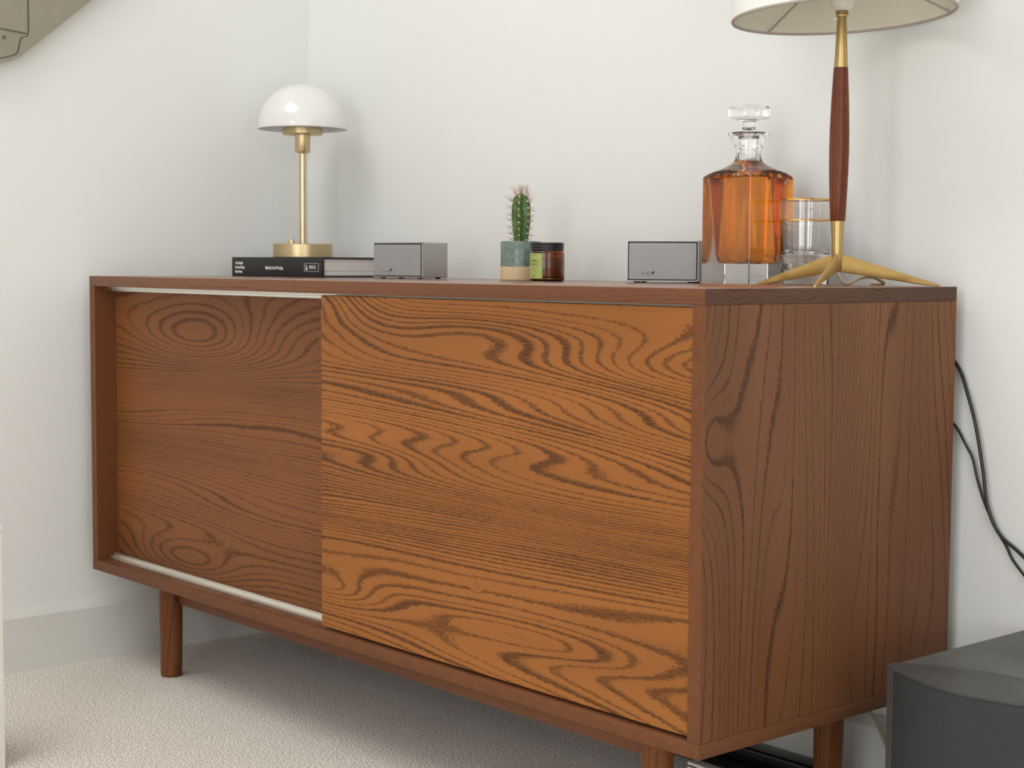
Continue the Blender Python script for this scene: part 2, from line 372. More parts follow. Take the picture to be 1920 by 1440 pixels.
# --- book
M_cover = mat('black_book_cover', (0.012, 0.012, 0.013), 0.45, var=0.1)
M_page = NT('page_edges'); _P, _x, _y, _z = M_page.coords()
_n = M_page.noise(M_page.vec(M_page.mul(_x, 2.0), M_page.mul(_y, 2.0), M_page.mul(_z, 1400.0)), 1.0, 2.0)
M_page.color(M_page.mix(M_page.smooth(_n, 0.3, 0.65), (0.45, 0.44, 0.43), (0.80, 0.79, 0.77))); M_page.set(Roughness=0.8); M_page = M_page.m
M_ink = mat('white_print', (0.85, 0.85, 0.83), 0.6, var=0.02)
p0 = Vector((0.031, 0.2615, TZ)); p1 = Vector((0.305, 0.268, TZ)); bl = (p1 - p0).length; ba = math.atan2(p1.y - p0.y, p1.x - p0.x)
bk = tag(empty('book', p0, ba), 'thick black hardback book lying flat under the brass lamp', 'book')
BH, BD = 0.0335, 0.186
c = 0.0026
boxo('front_cover', (0, bl, 0.0, BD, BH - c, BH), M_cover, bk, 0.0005, 1)
boxo('back_cover', (0, bl, 0.0, BD, 0.0, c), M_cover, bk, 0.0005, 1)
sp = boxo('spine', (0, bl, -0.0016, 0.0032, 0.0, BH), M_cover, bk, 0.0008, 2); sp['label'] = 'black spine with white lettering'
boxo('page_block', (0.003, bl - 0.0035, 0.0034, BD - 0.003, c + 0.0002, BH - c - 0.0002), M_page, bk)
def spine_text(s, x, z, size, sx=0.72, bold=0.0):
    bm = text_bm(s, size, sx, bold=bold); xform(bm, lambda v: (x + v.x, -0.0018 - v.z, z + v.y)); finish(bm, 'lettering', M_ink, sp)
for s, z in (('Ten Principles', 0.0212), ('for Good Design', 0.0136), ('Dieter Rams', 0.0060)): spine_text(s, 0.011, z, 0.0066, 0.66, 0.00018)
spine_text('Edited by Cees W. de Jong', 0.106, 0.0128, 0.0075, 0.66, 0.00018)
spine_text('PRESTEL', 0.2375, 0.0140, 0.0082, 0.64)
bm = bmesh.new()
for (a0, a1, b0, b1) in ((0.2235, 0.2645, 0.0096, 0.0101), (0.2235, 0.2645, 0.0228, 0.0233), (0.2235, 0.2241, 0.0096, 0.0233), (0.2639, 0.2645, 0.0096, 0.0233)): box(bm, a0, a1, -0.0021, -0.0017, b0, b1)
bm2 = prism([(0.2265, 0.0128), (0.2300, 0.0118), (0.2335, 0.0130), (0.2318, 0.0150), (0.2305, 0.0190), (0.2288, 0.0212), (0.2282, 0.0175), (0.2290, 0.0150)], 1, -0.0021, -0.0017, bm)
finish(bm2, 'publisher_mark', M_ink, sp)

# --- small brass lamp with opal dome
M_brass = brushed('brushed_brass', lin((204, 182, 142)), 0.36, 2)
M_brass2 = mat('polished_brass', lin((214, 186, 150)), 0.24, 1.0, var=0.05)
t = NT('opal_glass'); P, x, y, z = t.coords()
t.color(t.mix(t.smooth(t.noise(P, 6.0), 0.3, 0.7), (0.87, 0.865, 0.85), (0.90, 0.895, 0.88))); t.set(Roughness=0.28); t.b.inputs['Coat Weight'].default_value = 0.8; t.b.inputs['Coat Roughness'].default_value = 0.03
tr_ = t.n('ShaderNodeBsdfTranslucent'); tr_.inputs[0].default_value = (0.93, 0.92, 0.90, 1); mx_ = t.n('ShaderNodeMixShader'); mx_.inputs[0].default_value = 0.16
t.t.links.new(t.b.outputs[0], mx_.inputs[1]); t.t.links.new(tr_.outputs[0], mx_.inputs[2]); t.t.links.new(mx_.outputs[0], t.out.inputs[0]); M_opal = t.m
L1 = tag(empty('table_lamp', (0.107, 0.360, TZ + BH)), 'small brass lamp with white glass dome shade standing on the black book', 'lamp')
finish(lathe([(0, 0), (0.0520, 0), (0.0528, 0.0008), (0.0528, 0.0232), (0.0518, 0.0242), (0, 0.0242)], 96), 'base', M_brass, L1, smooth=35)
finish(lathe([(0, 0.024), (0.0078, 0.024), (0.0076, 0.0262), (0.0061, 0.0268), (0.0061, 0.1845), (0, 0.1845)], 40), 'pole', M_brass2, L1, smooth=35)
finish(lathe([(0, 0.183), (0.0062, 0.183), (0.0066, 0.1855), (0.0126, 0.1856), (0.0134, 0.1868), (0.0134, 0.2175), (0, 0.2175)], 48), 'socket', M_brass, L1, smooth=35)
finish(lathe([(0, 0.2172), (0.0346, 0.2172), (0.0355, 0.2182), (0.0355, 0.2285), (0.0345, 0.2292), (0, 0.2292)], 72), 'shade_holder', M_brass, L1, smooth=35)
pr = []
RD, HD = 0.0800, 0.0800
for k in range(25):
    a = PI / 2 * k / 24; pr.append((RD * math.cos(a) ** 0.96 if k < 24 else 0.0, 0.2275 + HD * math.sin(a)))
inn = [(max(0.0, r - 0.0028) if r > 0.003 else 0.0, z - 0.0028 * math.sin(PI / 2 * i / 24)) for i, (r, z) in enumerate(pr)]
finish(lathe(inn[::-1] + [(0.0775, 0.2266), (0.0796, 0.2266)] + pr, 96), 'dome_shade', M_opal, L1, smooth=60)
sw = finish(lathe([(0, 0), (0.0062, 0), (0.0062, 0.0012), (0.0054, 0.0055), (0.0036, 0.0080), (0, 0.0086)], 28), 'switch', M_brass2, L1, smooth=40)
sw.location = -RH * 0.0170 - FH * 0.022 + Vector((0, 0, 0.0240))
finish(tube([(0, 0, 0.007), (-0.0006, 0, 0.011), (-0.0022, 0, 0.0165)], [0.0013, 0.0012, 0.0009], 8), 'toggle', M_brass2, sw, smooth=40)

# --- two small speakers
M_alu = mat('satin_silver', (0.46, 0.455, 0.445), 0.45, 0.7, var=0.03, bump=(900, 0.05, 0.0002))
M_dark = mat('black_plastic', (0.015, 0.015, 0.016), 0.5, var=0.1)
t = NT('perforated_grille'); P, x, y, z = t.coords()
vo = t.n('ShaderNodeTexVoronoi', feature='F1'); vo.inputs['Randomness'].default_value = 0.0; vo.inputs['Scale'].default_value = 900.0
t.put(vo.inputs['Vector'], t.vec(t.add(x, t.mul(t.math('PINGPONG', z, 0.00111), 0.5)), 0.0, z))
hole = t.smooth(vo.outputs['Distance'], 0.26, 0.36, 0.0, 1.0)
t.color(t.mix(hole, (0.15, 0.15, 0.152), (0.42, 0.425, 0.425))); t.set(Metallic=0.25, Roughness=0.55); t.bump(hole, 0.3, 0.0003); M_grille = t.m
def rounded_rect(w, h, r, n=5):
    out = []
    for cx, cz, a0 in ((w / 2 - r, h / 2 - r, 0), (-w / 2 + r, h / 2 - r, 90), (-w / 2 + r, -h / 2 + r, 180), (w / 2 - r, -h / 2 + r, 270)):
        for k in range(n): a = math.radians(a0 + 90 * k / (n - 1)); out.append((cx + r * math.cos(a), cz + r * math.sin(a)))
    return out
def speaker(loc, rz, label, w=0.098, h=0.0555, d=0.066):
    s = tag(empty('cube_speaker', loc, rz), label, 'speaker', 'small silver speakers on the sideboard')
    z0 = 0.0018
    body = finish(prism([(px + 0.0, pz + z0 + h / 2) for px, pz in rounded_rect(w, h, 0.0016)], 1, 0.0040, d), 'body', M_alu, s, smooth=40)
    bm = bmesh.new()                                       # lip round the grille: top, bottom, two sides
    for a0, a1, b0, b1 in ((-w / 2, w / 2, h - 0.0016, h), (-w / 2, w / 2, 0, 0.0016), (w / 2 - 0.0014, w / 2, 0, h), (-w / 2, -w / 2 + 0.0014, 0, h)): box(bm, a0, a1, 0.0, 0.0042, z0 + b0, z0 + b1, 0.0003, 1)
    finish(bm, 'trim_frame', M_alu, s)
    boxo('baffle', (-w / 2 + 0.0013, w / 2 - 0.0013, 0.0030, 0.0041, z0 + 0.0015, z0 + h - 0.0015), M_dark, s)
    bm = prism([(px, pz + z0 + h / 2 - 0.0002) for px, pz in rounded_rect(w - 0.0058, h - 0.0066, 0.0016)], 1, -0.0012, 0.0034)
    g = finish(bm, 'grille', M_grille, s, smooth=40)
    bd = boxo('badge', (-w * 0.270, -w * 0.120, -0.0022, -0.0010, z0 + 0.0105, z0 + 0.0136), M_dark, g, 0.0002, 1)
    xform_o = bd.data
    for v in xform_o.vertices: v.co.x += (v.co.z - z0 - 0.012) * 0.9
    bm = text_bm('BOSE', 0.0042, 1.15, 0.25, 0.0002); xform(bm, lambda v: (-w * 0.262 + v.x, -0.0025 - v.z, z0 + 0.0106 + v.y)); finish(bm, 'lettering', M_ink, bd)
    for fx in (-w / 2 + 0.012, w / 2 - 0.012):
        for fy in (0.010, d - 0.010): finish(xform(lathe([(0, 0), (0.0040, 0), (0.0044, 0.0006), (0.0044, z0 + 0.0004), (0, z0 + 0.0004)], 16), lambda c_: (c_.x + fx, c_.y + fy, c_.z)), 'foot', M_dark, s, smooth=40)
    return s
def front_pose(xr, yr, ang, w=0.098):                     # right front corner and heading
    return (xr - math.cos(ang) * w / 2, yr - math.sin(ang) * w / 2, TZ)
a1 = math.radians(15); speaker(front_pose(0.533, 0.300, a1), a1, 'small silver speaker beside the black book, left of the cactus')
a2 = math.radians(33); speaker(front_pose(1.060, 0.360, a2), a2, 'small silver speaker next to the whisky decanter')

# --- cactus in a two-tone pot
t = NT('two_tone_stoneware'); P, x, y, z = t.coords()
edge = t.add(z, t.mul(t.sub(t.noise(P, 45.0), 0.5), 0.0022))
f = t.smooth(edge, 0.0203, 0.0208)
spk = t.smooth(t.noise(P, 900.0, 2.0), 0.62, 0.72)
gl = t.mix(t.smooth(t.noise(P, 160.0, 3.0), 0.3, 0.7), lin((98, 116, 108)), lin((118, 136, 126)))
cl = t.mix(t.mul(spk, 0.6), lin((214, 190, 152)), lin((150, 118, 84)))
t.color(t.mix(f, cl, t.mix(t.mul(spk, 0.3), gl, lin((70, 84, 78))))); t.set(Roughness=t.smooth(f, 0, 1, 0.8, 0.25)); t.bump(f, 0.3, 0.0005); M_pot = t.m
M_soil = mat('dark_soil', (0.05, 0.035, 0.025), 0.95, var=0.5, vscale=300, bump=(350, 0.8, 0.003))
t = NT('cactus_skin'); P, x, y, z = t.coords()
rr = t.math('SQRT', t.add(t.mul(x, x), t.mul(y, y)))
nz = t.noise(P, 120.0, 3.0)
t.color(t.mix(t.smooth(nz, 0.35, 0.7), lin((48, 82, 34)), lin((84, 120, 54)))); t.set(Roughness=0.5); t.b.inputs['Subsurface Weight'].default_value = 0.05; M_cactus = t.m
M_areole = mat('areole_wool', lin((226, 214, 176)), 0.9, var=0.05)
M_spine = mat('cactus_spines', lin((176, 128, 104)), 0.6, var=0.2)
PC = tag(empty('potted_cactus', (0.7205, 0.340, TZ)), 'spiny green cactus in a grey-green and bare clay pot', 'plant')
pot = lathe([(0, 0), (0.0285, 0), (0.0297, 0.0010), (0.0302, 0.004), (0.0302, 0.0560), (0.0292, 0.0580), (0.0275, 0.0572), (0.0268, 0.0545), (0.0268, 0.0480), (0, 0.0480)], 72)
finish(pot, 'pot', M_pot, PC, smooth=40)
finish(lathe([(0.0266, 0.0482), (0.0266, 0.0530), (0.018, 0.0540), (0, 0.0545)], 40), 'soil', M_soil, PC, smooth=40)
CH0, CH1 = 0.052, 0.1300
def cr(s):                                                 # body radius along its height 0..1
    pts = [(0, .0100), (.15, .0112), (.35, .0132), (.55, .0143), (.75, .0140), (.88, .0118), (.95, .0088), (1.0, .0)]
    for (a, b), (c_, d) in zip(pts[:-1], pts[1:]):
        if s <= c_: k = (s - a) / (c_ - a); return b + (d - b) * k
    return 0.0
NR = 6; ph0 = math.atan2(-FH.y, -FH.x) + math.radians(-14)
bm = bmesh.new(); rings = []
for i in range(41):
    s = i / 40
    if i == 40: rings.append([bm.verts.new((0, 0, CH1))]); break
    z_ = CH0 + (CH1 - CH0) * (s if s < .85 else .85 + (s - .85)); ring = []
    for k in range(72):
        a = 2 * PI * k / 72; rib = 0.5 + 0.5 * math.cos(NR * (a - ph0)); R_ = cr(s) * (0.72 + 0.30 * rib ** 1.3)
        R_ *= 1 + 0.03 * math.cos(2 * PI * s * 8) * rib
        ring.append(bm.verts.new((R_ * math.cos(a), R_ * math.sin(a), z_)))
    rings.append(ring)
for a, b in zip(rings[:-1], rings[1:]):
    for k in range(72):
        j = (k + 1) % 72
        if len(b) == 1: bm.faces.new((a[k], a[j], b[0]))
        else: bm.faces.new((a[k], a[j], b[j], b[k]))
cb = finish(bm, 'cactus_body', M_cactus, PC, smooth=60)
random.seed(5); bmA = bmesh.new(); bmS = bmesh.new()
for k in range(NR):
    a = ph0 + 2 * PI * k / NR
    for i in range(8):
        s = 0.07 + i * 0.122 + (0.03 if k % 2 else 0.0)
        if s > 0.97: continue
        R_ = cr(s) * 1.04; pz = CH0 + (CH1 - CH0) * s; out = Vector((math.cos(a), math.sin(a), 0.25 if s < .8 else 1.4)).normalized()
        p = Vector((R_ * math.cos(a), R_ * math.sin(a), pz))
        bmesh.ops.create_icosphere(bmA, subdivisions=1, radius=0.0016, matrix=Matrix.Translation(p))
        for q in range(7 if s > .75 else 5):
            d = (out + Vector((random.uniform(-1, 1), random.uniform(-1, 1), random.uniform(-.8, .9))) * 0.75).normalized()
            L = random.uniform(.007, .012) * (1.0 + 0.7 * (s > .82)); 
            if s > .9: d = (d + Vector((0, 0, 0.8))).normalized()
            tube([p, p + d * L * .6, p + d * L], [0.00024, 0.00017, 0.00005], 4, bmS, cap=False)
for q in range(9):
    d = Vector((random.uniform(-.5, .5), random.uniform(-.5, .5), 1)).normalized(); p = Vector((0, 0, CH1 - .001))
    tube([p, p + d * .010, p + d * random.uniform(.012, .019)], [0.00034, 0.00024, 0.00006], 4, bmS, cap=False)
o = finish(bmA, 'areoles', M_areole, cb); o['kind'] = 'stuff'
o = finish(bmS, 'spines', M_spine, cb); o['kind'] = 'stuff'

# --- candle jar
t = NT('amber_glass'); P, x, y, z = t.coords()
t.color(t.mix(t.noise(P, 20.0), (0.40, 0.15, 0.03), (0.46, 0.19, 0.045))); t.set(Roughness=0.03, IOR=1.5); t.b.inputs['Transmission Weight'].default_value = 1.0; M_amber = t.m
M_wax = mat('candle_wax', lin((200, 176, 128)), 0.6, var=0.03)
M_lid = mat('black_lid', (0.014, 0.014, 0.016), 0.38, var=0.1)
M_label = mat('green_paper_label', lin((168, 182, 106)), 0.7, var=0.03)
M_print = mat('dark_green_print', lin((74, 86, 44)), 0.7, var=0.05)
J = tag(empty('candle_jar', (0.8015, 0.320, TZ)), 'amber glass candle jar with black lid and green label beside the cactus', 'candle')
RJ = 0.0250
finish(lathe([(0, 0), (0.0225, 0), (0.0243, 0.0012), (RJ, 0.0035), (RJ, 0.0405), (0.0243, 0.0425), (0.0228, 0.0440), (0.0228, 0.0470), (0.0208, 0.0470), (0.0210, 0.0440), (0.0230, 0.0415), (0.0232, 0.0065), (0.021, 0.0045), (0, 0.0042)], 80), 'jar', M_amber, J, smooth=40)
finish(lathe([(0, 0.0048), (0.0205, 0.0050), (0.0228, 0.0072), (0.0228, 0.0330), (0, 0.0330)], 64), 'wax', M_wax, J, smooth=40)
finish(lathe([(0, 0.0445), (0.0236, 0.0445), (0.0242, 0.0452), (0.0240, 0.0466), (0.0234, 0.0472), (0.0234, 0.0482), (0.0241, 0.0488), (0.0241, 0.0505), (0.0236, 0.0512), (0.0240, 0.0520), (0.0240, 0.0546), (0.0232, 0.0554), (0, 0.0554)], 72), 'lid', M_lid, J, smooth=30)
th0 = math.atan2(-FH.y, -FH.x)                             # heading of the side that faces the room
def wrap(v, r0): a = th0 + math.radians(-52) + v.x / RJ; return ((r0 + v.z) * math.cos(a), (r0 + v.z) * math.sin(a), v.y)
bm = bmesh.new(); n = 24; wdt = 0.0300; g = []
for i in range(n + 1):
    xx = -wdt / 2 + wdt * i / n; g.append((bm.verts.new(wrap(Vector((xx, 0.0038, 0.0)), RJ + 0.00025)), bm.verts.new(wrap(Vector((xx, 0.0398, 0.0)), RJ + 0.00025)), bm.verts.new(wrap(Vector((xx, 0.0398, 0.0)), RJ + 0.00005)), bm.verts.new(wrap(Vector((xx, 0.0038, 0.0)), RJ + 0.00005))))
for a, b in zip(g[:-1], g[1:]):
    for q in range(4): bm.faces.new((a[q], b[q], b[(q + 1) % 4], a[(q + 1) % 4]))
lb = finish(bm, 'label', M_label, J, smooth=30); lb['label'] = 'pale green paper label'
bm = bmesh.new()
def lt(s, x, y, size, sx):
    b2 = text_bm(s, size, sx, depth=0.00006, align='CENTER'); xform(b2, lambda v: wrap(Vector((v.x + x, v.y + y, v.z)), RJ + 0.00038)); finish(b2, 'lettering', M_print, lb)
lt('GREEN', 0.0006, 0.0275, 0.0050, 0.95); lt('ELIXIR', 0.0006, 0.0222, 0.0050, 1.0)
bm = bmesh.new()
def patch(x0, x1, y0, y1):
    k = 6
    for i in range(k):
        a, b = x0 + (x1 - x0) * i / k, x0 + (x1 - x0) * (i + 1) / k
        bm.faces.new([bm.verts.new(wrap(Vector((p_, q_, 0)), RJ + 0.00040)) for p_, q_ in ((a, y0), (b, y0), (b, y1), (a, y1))])
patch(-0.006, 0.006, 0.0366, 0.0371); patch(-0.009, 0.009, 0.0185, 0.0188); patch(-0.004, 0.005, 0.0173, 0.0176); patch(-0.004, 0.005, 0.0098, 0.0101); patch(-0.0042, -0.0038, 0.0098, 0.0176); patch(0.0048, 0.0052, 0.0098, 0.0176); patch(-0.002, 0.003, 0.0135, 0.0139); patch(-0.005, 0.003, 0.0060, 0.0070)
finish(bm, 'printed_lines', M_print, lb)

# --- whisky decanter
M_crystal = glass('crystal_glass', (1.0, 1.0, 0.995), 1.50)
M_thin = glass('clear_glass', (1.0, 1.0, 1.0), 1.48)
M_whisky = glass('whisky', (0.82, 0.262, 0.010), 1.36)
DC = Vector((1.1270, 0.3800, TZ)); dang = math.atan2(CAM.y - DC.y, CAM.x - DC.x) + math.radians(3.0)
DEC = tag(empty('whisky_decanter', DC), 'square glass decanter of amber whisky with a round glass stopper', 'decanter')
HS = 0.0420
def sq(a, h, rnd):                                         # rounded square radius at heading a (corner at 0)
    b = a + PI / 4
    if rnd < 0.1: ad = abs((a + PI / 4) % (PI / 2) - PI / 4); return min(h / max(abs(math.cos(b)), abs(math.sin(b))), (h * 1.41421 - .0008) / math.cos(ad))
    e = 2.0 / rnd
    return h / ((abs(math.cos(b)) ** e + abs(math.sin(b)) ** e) ** (1 / e))
def interp(tab, z):
    if z <= tab[0][0]: return tab[0][1]
    for (a, b), (c_, d) in zip(tab[:-1], tab[1:]):
        if z <= c_: return b + (d - b) * (z - a) / (c_ - a)
    return tab[-1][1]
OUT = [(0, .0575), (.0015, .0600), (.137, .0600), (.139, .0590), (.1420, .0550), (.1450, .0490), (.1480, .0415), (.1505, .0355), (.1530, .0298), (.1560, .0240), (.1590, .0200), (.1630, .0176), (.1680, .0162), (.1730, .0162), (.1790, .0182), (.1860, .0218), (.1930, .0256), (.1965, .0270), (.1975, .0268)]
NZ = [0, .0004, .0015, .006] + [.012 + .01 * k for k in range(13)] + [.136, .1375, .139, .1405, .142, .1435, .145, .1465, .148, .1492, .1505, .1518, .153, .1545, .156, .1575, .159, .161, .163, .1655, .168, .1705, .173, .176, .179, .1825, .186, .1895, .193, .1950, .1965, .1973]
INN = [(.1955, .0156), (.190, .0152), (.180, .0138), (.170, .0124), (.163, .0120), (.159, .0130), (.155, .0185), (.151, .0270), (.147, .0355), (.143, .0430), (.138, .0500), (.130, .0520), (.10, .0500), (.07, .0470), (.05, .0445), (.038, .0415), (.031, .0370), (.028, .0320), (.0268, .0240), (.0262, .0130)]
NA = 128
ANG = sorted([q_ * PI / 2 + o_ for q_ in range(4) for o_ in [-.013, .013] + [math.radians(2.5 + 85.0 * k / 24) for k in range(25)]])
def ring_of(bm, z, rf, n=NA):
    return [bm.verts.new((rf(a) * math.cos(dang + a), rf(a) * math.sin(dang + a), z)) for a in ANG]
def skin(bm, rings, cap0=None, cap1=None):
    n = len(rings[0])
    for a, b in zip(rings[:-1], rings[1:]):
        for k in range(n): bm.faces.new((a[k], a[(k + 1) % n], b[(k + 1) % n], b[k]))
    for cap, ring in ((cap0, rings[0]), (cap1, rings[-1])):
        if cap is not None:
            v = bm.verts.new((0, 0, cap))
            for k in range(n): bm.faces.new((ring[k], ring[(k + 1) % n], v))
def cav(z, a, grow=0.0): 
    tabr = [(zz, r) for zz, r in INN[::-1]]
    return min(interp(tabr, z), sq(a, interp([(.026, .0230), (.035, .0275), (.06, .0310), (.10, .0350), (.135, .0385), (.150, .06)], z), 0.36)) + grow
bm = bmesh.new()
rings = [ring_of(bm, z, (lambda zz: (lambda a: min(sq(a, HS - (0.0012 if zz < .0003 else .0004 if zz < .001 else 0), 0.055), interp(OUT, zz))))(z)) for z in NZ]
rings += [ring_of(bm, .1978, lambda a: .0258), ring_of(bm, .1968, lambda a: .0245), ring_of(bm, .1960, lambda a: .0200), ring_of(bm, .1953, lambda a: .0156)]
rings += [ring_of(bm, z, (lambda zz: (lambda a: cav(zz, a)))(z)) for z, _ in INN[1:]]
skin(bm, rings, 0.0, .0260)
finish(bm, 'bottle', M_crystal, DEC, smooth=28)
bm = bmesh.new(); LV = .1590
zs = [z for z, _ in INN[::-1] if z < LV - .0005] + [LV]
skin(bm, [ring_of(bm, z, (lambda zz: (lambda a: cav(zz, a, 0.00025)))(z)) for z in zs], .0258, LV)
finish(bm, 'whisky', M_whisky, DEC, smooth=40)
st = finish(lathe([(0, .1640), (.0095, .1640), (.0105, .1655), (.0143, .1945), (.0142, .1962), (.0120, .1985), (.0098, .2000), (.0080, .2050), (.0078, .2075), (.0092, .2112), (.0150, .2145), (.0250, .2160), (.0272, .2172), (.0277, .2190), (.0277, .2285), (.0268, .2308), (.0245, .2316), (0, .2318)], 96), 'stopper', M_crystal, DEC, smooth=38)

# --- two nested tumblers with gold rims
M_gold = mat('gold_rim', lin((214, 160, 84)), 0.25, 1.0, var=0.05)
def tumbler(loc, label):
    s = tag(empty('whisky_tumbler', loc), label, 'glass', 'gold-rimmed tumblers')
    R0, R1, Hh, th, bt = 0.0302, 0.0354, 0.0830, 0.0015, 0.0125
    def R_(z): return R0 + (R1 - R0) * z / Hh
    prof = [(0, 0.0018), (0.022, 0.0014), (R0 - 0.0035, 0.0), (R0 - 0.0008, 0.0010), (R0, 0.0032), (R_(.02), .02), (R_(.05), .05), (R1 - .0001, Hh - .0004), (R1 - .0007, Hh), (R1 - th + .0001, Hh - .0004),
            (R_(.05) - th, .05), (R_(.022) - th, .022), (R_(.016) - th - .0015, .0152), (R_(.014) - th - .006, bt + .0004), (0, bt)]
    finish(lathe(prof, 96), 'tumbler', M_thin, s, smooth=40)
    finish(lathe([(R1 + .00012, Hh - .0016), (R1 + .00025, Hh - .0004), (R1 - .0007, Hh + .0003), (R1 - th - .0001, Hh - .0004), (R1 - th + .0001, Hh - .0010), (R1 - .0005, Hh - .0009)], 96, closed=True), 'gold_rim', M_gold, s, smooth=60)
    return s
tumbler((1.2085, 0.4000, TZ), 'gold-rimmed glass tumbler standing on the sideboard, lower of the nested pair')
tumbler((1.2085, 0.4000, TZ + 0.0262), 'gold-rimmed glass tumbler stacked inside another, upper of the nested pair')

# --- tall tripod lamp
M_satinbrass = brushed('satin_brass', lin((184, 158, 106)), 0.34, 2, sc=500)
M_finbrass = mat('matt_gold_brass', lin((196, 162, 100)), 0.46, 0.85, var=0.05, bump=(600, 0.06, 0.0003))
M_teak = wood('polished_teak', 2, 0, lin((108, 56, 34)), lin((88, 43, 26)), 260, 10, 2.2, 30.0, 61.0, lw=0.5, rough=0.24, tint=0.2)
t = NT('linen_shade'); P, x, y, z = t.coords()
wv = t.noise(t.vec(t.mul(x, 500.0), t.mul(y, 500.0), t.mul(z, 500.0)), 1.0, 2.0)
t.color(t.mix(wv, (0.76, 0.75, 0.73), (0.86, 0.85, 0.83))); t.set(Roughness=0.85); t.bump(wv, 0.15, 0.0004); M_linen = t.m
M_lining = mat('cream_lining', (0.66, 0.62, 0.52), 0.8, var=0.02)
M_wire = mat('taupe_binding', (0.42, 0.36, 0.32), 0.7, var=0.05)
M_bake = mat('ivory_socket_plastic', (0.74, 0.71, 0.63), 0.4, var=0.02)
L2 = tag(empty('tripod_lamp', (1.3125, 0.3310, TZ)), 'tall lamp with turned wooden stem, brass tripod feet and white drum shade', 'lamp')
finish(lathe([(0, .0180), (.0052, .0180), (.0060, .0192), (.0064, .045), (.0070, .060), (.0082, .0788), (0, .0788)], 48), 'lower_sleeve', M_satinbrass, L2, smooth=40)
finish(lathe([(0, .0784), (.0086, .0784), (.0091, .0792), (.0103, .1046), (.0114, .1341), (.0119, .1616), (.0117, .1882), (.0106, .2226), (.0092, .2521), (.0085, .2621), (0, .2621)], 48), 'wooden_stem', M_teak, L2, smooth=40)
finish(lathe([(0, .2618), (.0082, .2618), (.0082, .2625), (.0068, .2915), (.0055, .3227), (0, .3227)], 48), 'upper_sleeve', M_satinbrass, L2, smooth=40)
finish(lathe([(0, .3223), (.0068, .3223), (.0074, .3233), (.0074, .3245), (.0066, .3251), (.0066, .3257), (.0080, .3263), (.0080, .3280), (.0070, .3288), (0, .3288)], 48), 'collar', M_satinbrass, L2, smooth=40)
so = finish(lathe([(0, .3286), (.0060, .3286), (.0098, .3308), (.0130, .3342), (.0150, .3387), (.0158, .3446), (.0158, .3701), (.0140, .3750), (0, .3750)], 48), 'bulb_socket', M_bake, L2, smooth=40)
aw = math.atan2((-FH * .93 - RH * .37).y, (-FH * .93 - RH * .37).x)
bm = bmesh.new()                                            # small ratings sticker on the socket
M_stick = mat('white_sticker', (0.8, 0.8, 0.78), 0.6, var=0.02)
for i in range(6):
    a, b = aw - .42 + .84 * i / 6, aw - .42 + .84 * (i + 1) / 6
    bm.faces.new([bm.verts.new((.01595 * math.cos(q), .01595 * math.sin(q), zz)) for q, zz in ((a, .3431), (b, .3431), (b, .3534), (a, .3534))])
stk = finish(bm, 'sticker', M_stick, so)
bm = bmesh.new()
for a in (-.28, -.12, .03, .2):
    for q in (0, .07):
        bm.faces.new([bm.verts.new((.01602 * math.cos(aw + a + q + w_), .01602 * math.sin(aw + a + q + w_), zz)) for w_, zz in ((0, .3446), (.03, .3446), (.03, .3475), (0, .3475))])
finish(bm, 'printed_marks', M_dark, stk)
bm = bmesh.new(); box(bm, -.0085, -.0045, -.0012, .0012, .3185, .3224, .0006, 1); box(bm, -.0120, -.0075, -.0007, .0007, .3182, .3210, .0004, 1)
xform(bm, lambda v: RH * v.x + FH * v.y + Vector((0, 0, v.z))); finish(bm, 'thumb_switch', M_bake, L2)
RF = 0.1310
for deg in (-142, -22, 98):                               # three blade feet, headings measured from the viewer
    a = math.radians(deg); d = RH * math.sin(a) - FH * math.cos(a); side = Vector((-d.y, d.x, 0))
    bm = bmesh.new(); secs = []
    for k in range(9):
        s_ = 0.0030 + (RF - 0.0030) * k / 8; q = k / 8
        zt_ = .0395 + (.0022 - .0395) * q; zb_ = max(0.0, .0172 - .0186 * q); hw = .0026 - .0012 * q
        secs.append([bm.verts.new(d * s_ + side * w_ + Vector((0, 0, zz))) for w_, zz in ((-hw, zb_ + (zt_ - zb_) * .12), (-hw, zt_ - (zt_ - zb_) * .12), (-hw * .5, zt_), (hw * .5, zt_), (hw, zt_ - (zt_ - zb_) * .12), (hw, zb_ + (zt_ - zb_) * .12), (hw * .5, zb_), (-hw * .5, zb_))])
    for A_, B_ in zip(secs[:-1], secs[1:]):
        for k in range(8): bm.faces.new((A_[k], A_[(k + 1) % 8], B_[(k + 1) % 8], B_[k]))
    bm.faces.new(secs[0]); bm.faces.new(secs[-1])
    finish(bm, 'foot_blade', M_finbrass, L2, smooth=35)
cord = spline([(0.0, 0.0, .019), tuple(RH * .003 + Vector((0, 0, .012))), tuple(RH * .010 + FH * .006 + Vector((0, 0, .0038))), tuple(RH * .020 + FH * .020 + Vector((0, 0, .0034))), tuple(RH * .036 + FH * .030 + Vector((0, 0, .0100))), tuple(RH * .050 + FH * .030 + Vector((0, 0, .0115))), tuple(RH * .064 + FH * .040 + Vector((0, 0, .0060))), tuple(RH * .070 + FH * .060 + Vector((0, 0, .0028))), tuple(RH * .062 + FH * .085 + Vector((0, 0, .0026)))], 10)
M_cord = mat('putty_flex', lin((196, 178, 156)), 0.5, var=0.04)
finish(tube(cord, .0024, 10), 'flex_cord', M_cord, L2, smooth=60)
SR, SH = 0.1325, 0.210                                     # drum shade
SZ = 0.3240
sh = bpy.data.objects.new('drum_shade', None); COL.objects.link(sh); sh.parent = L2; sh.location = (RH.x * .002, RH.y * .002, SZ)
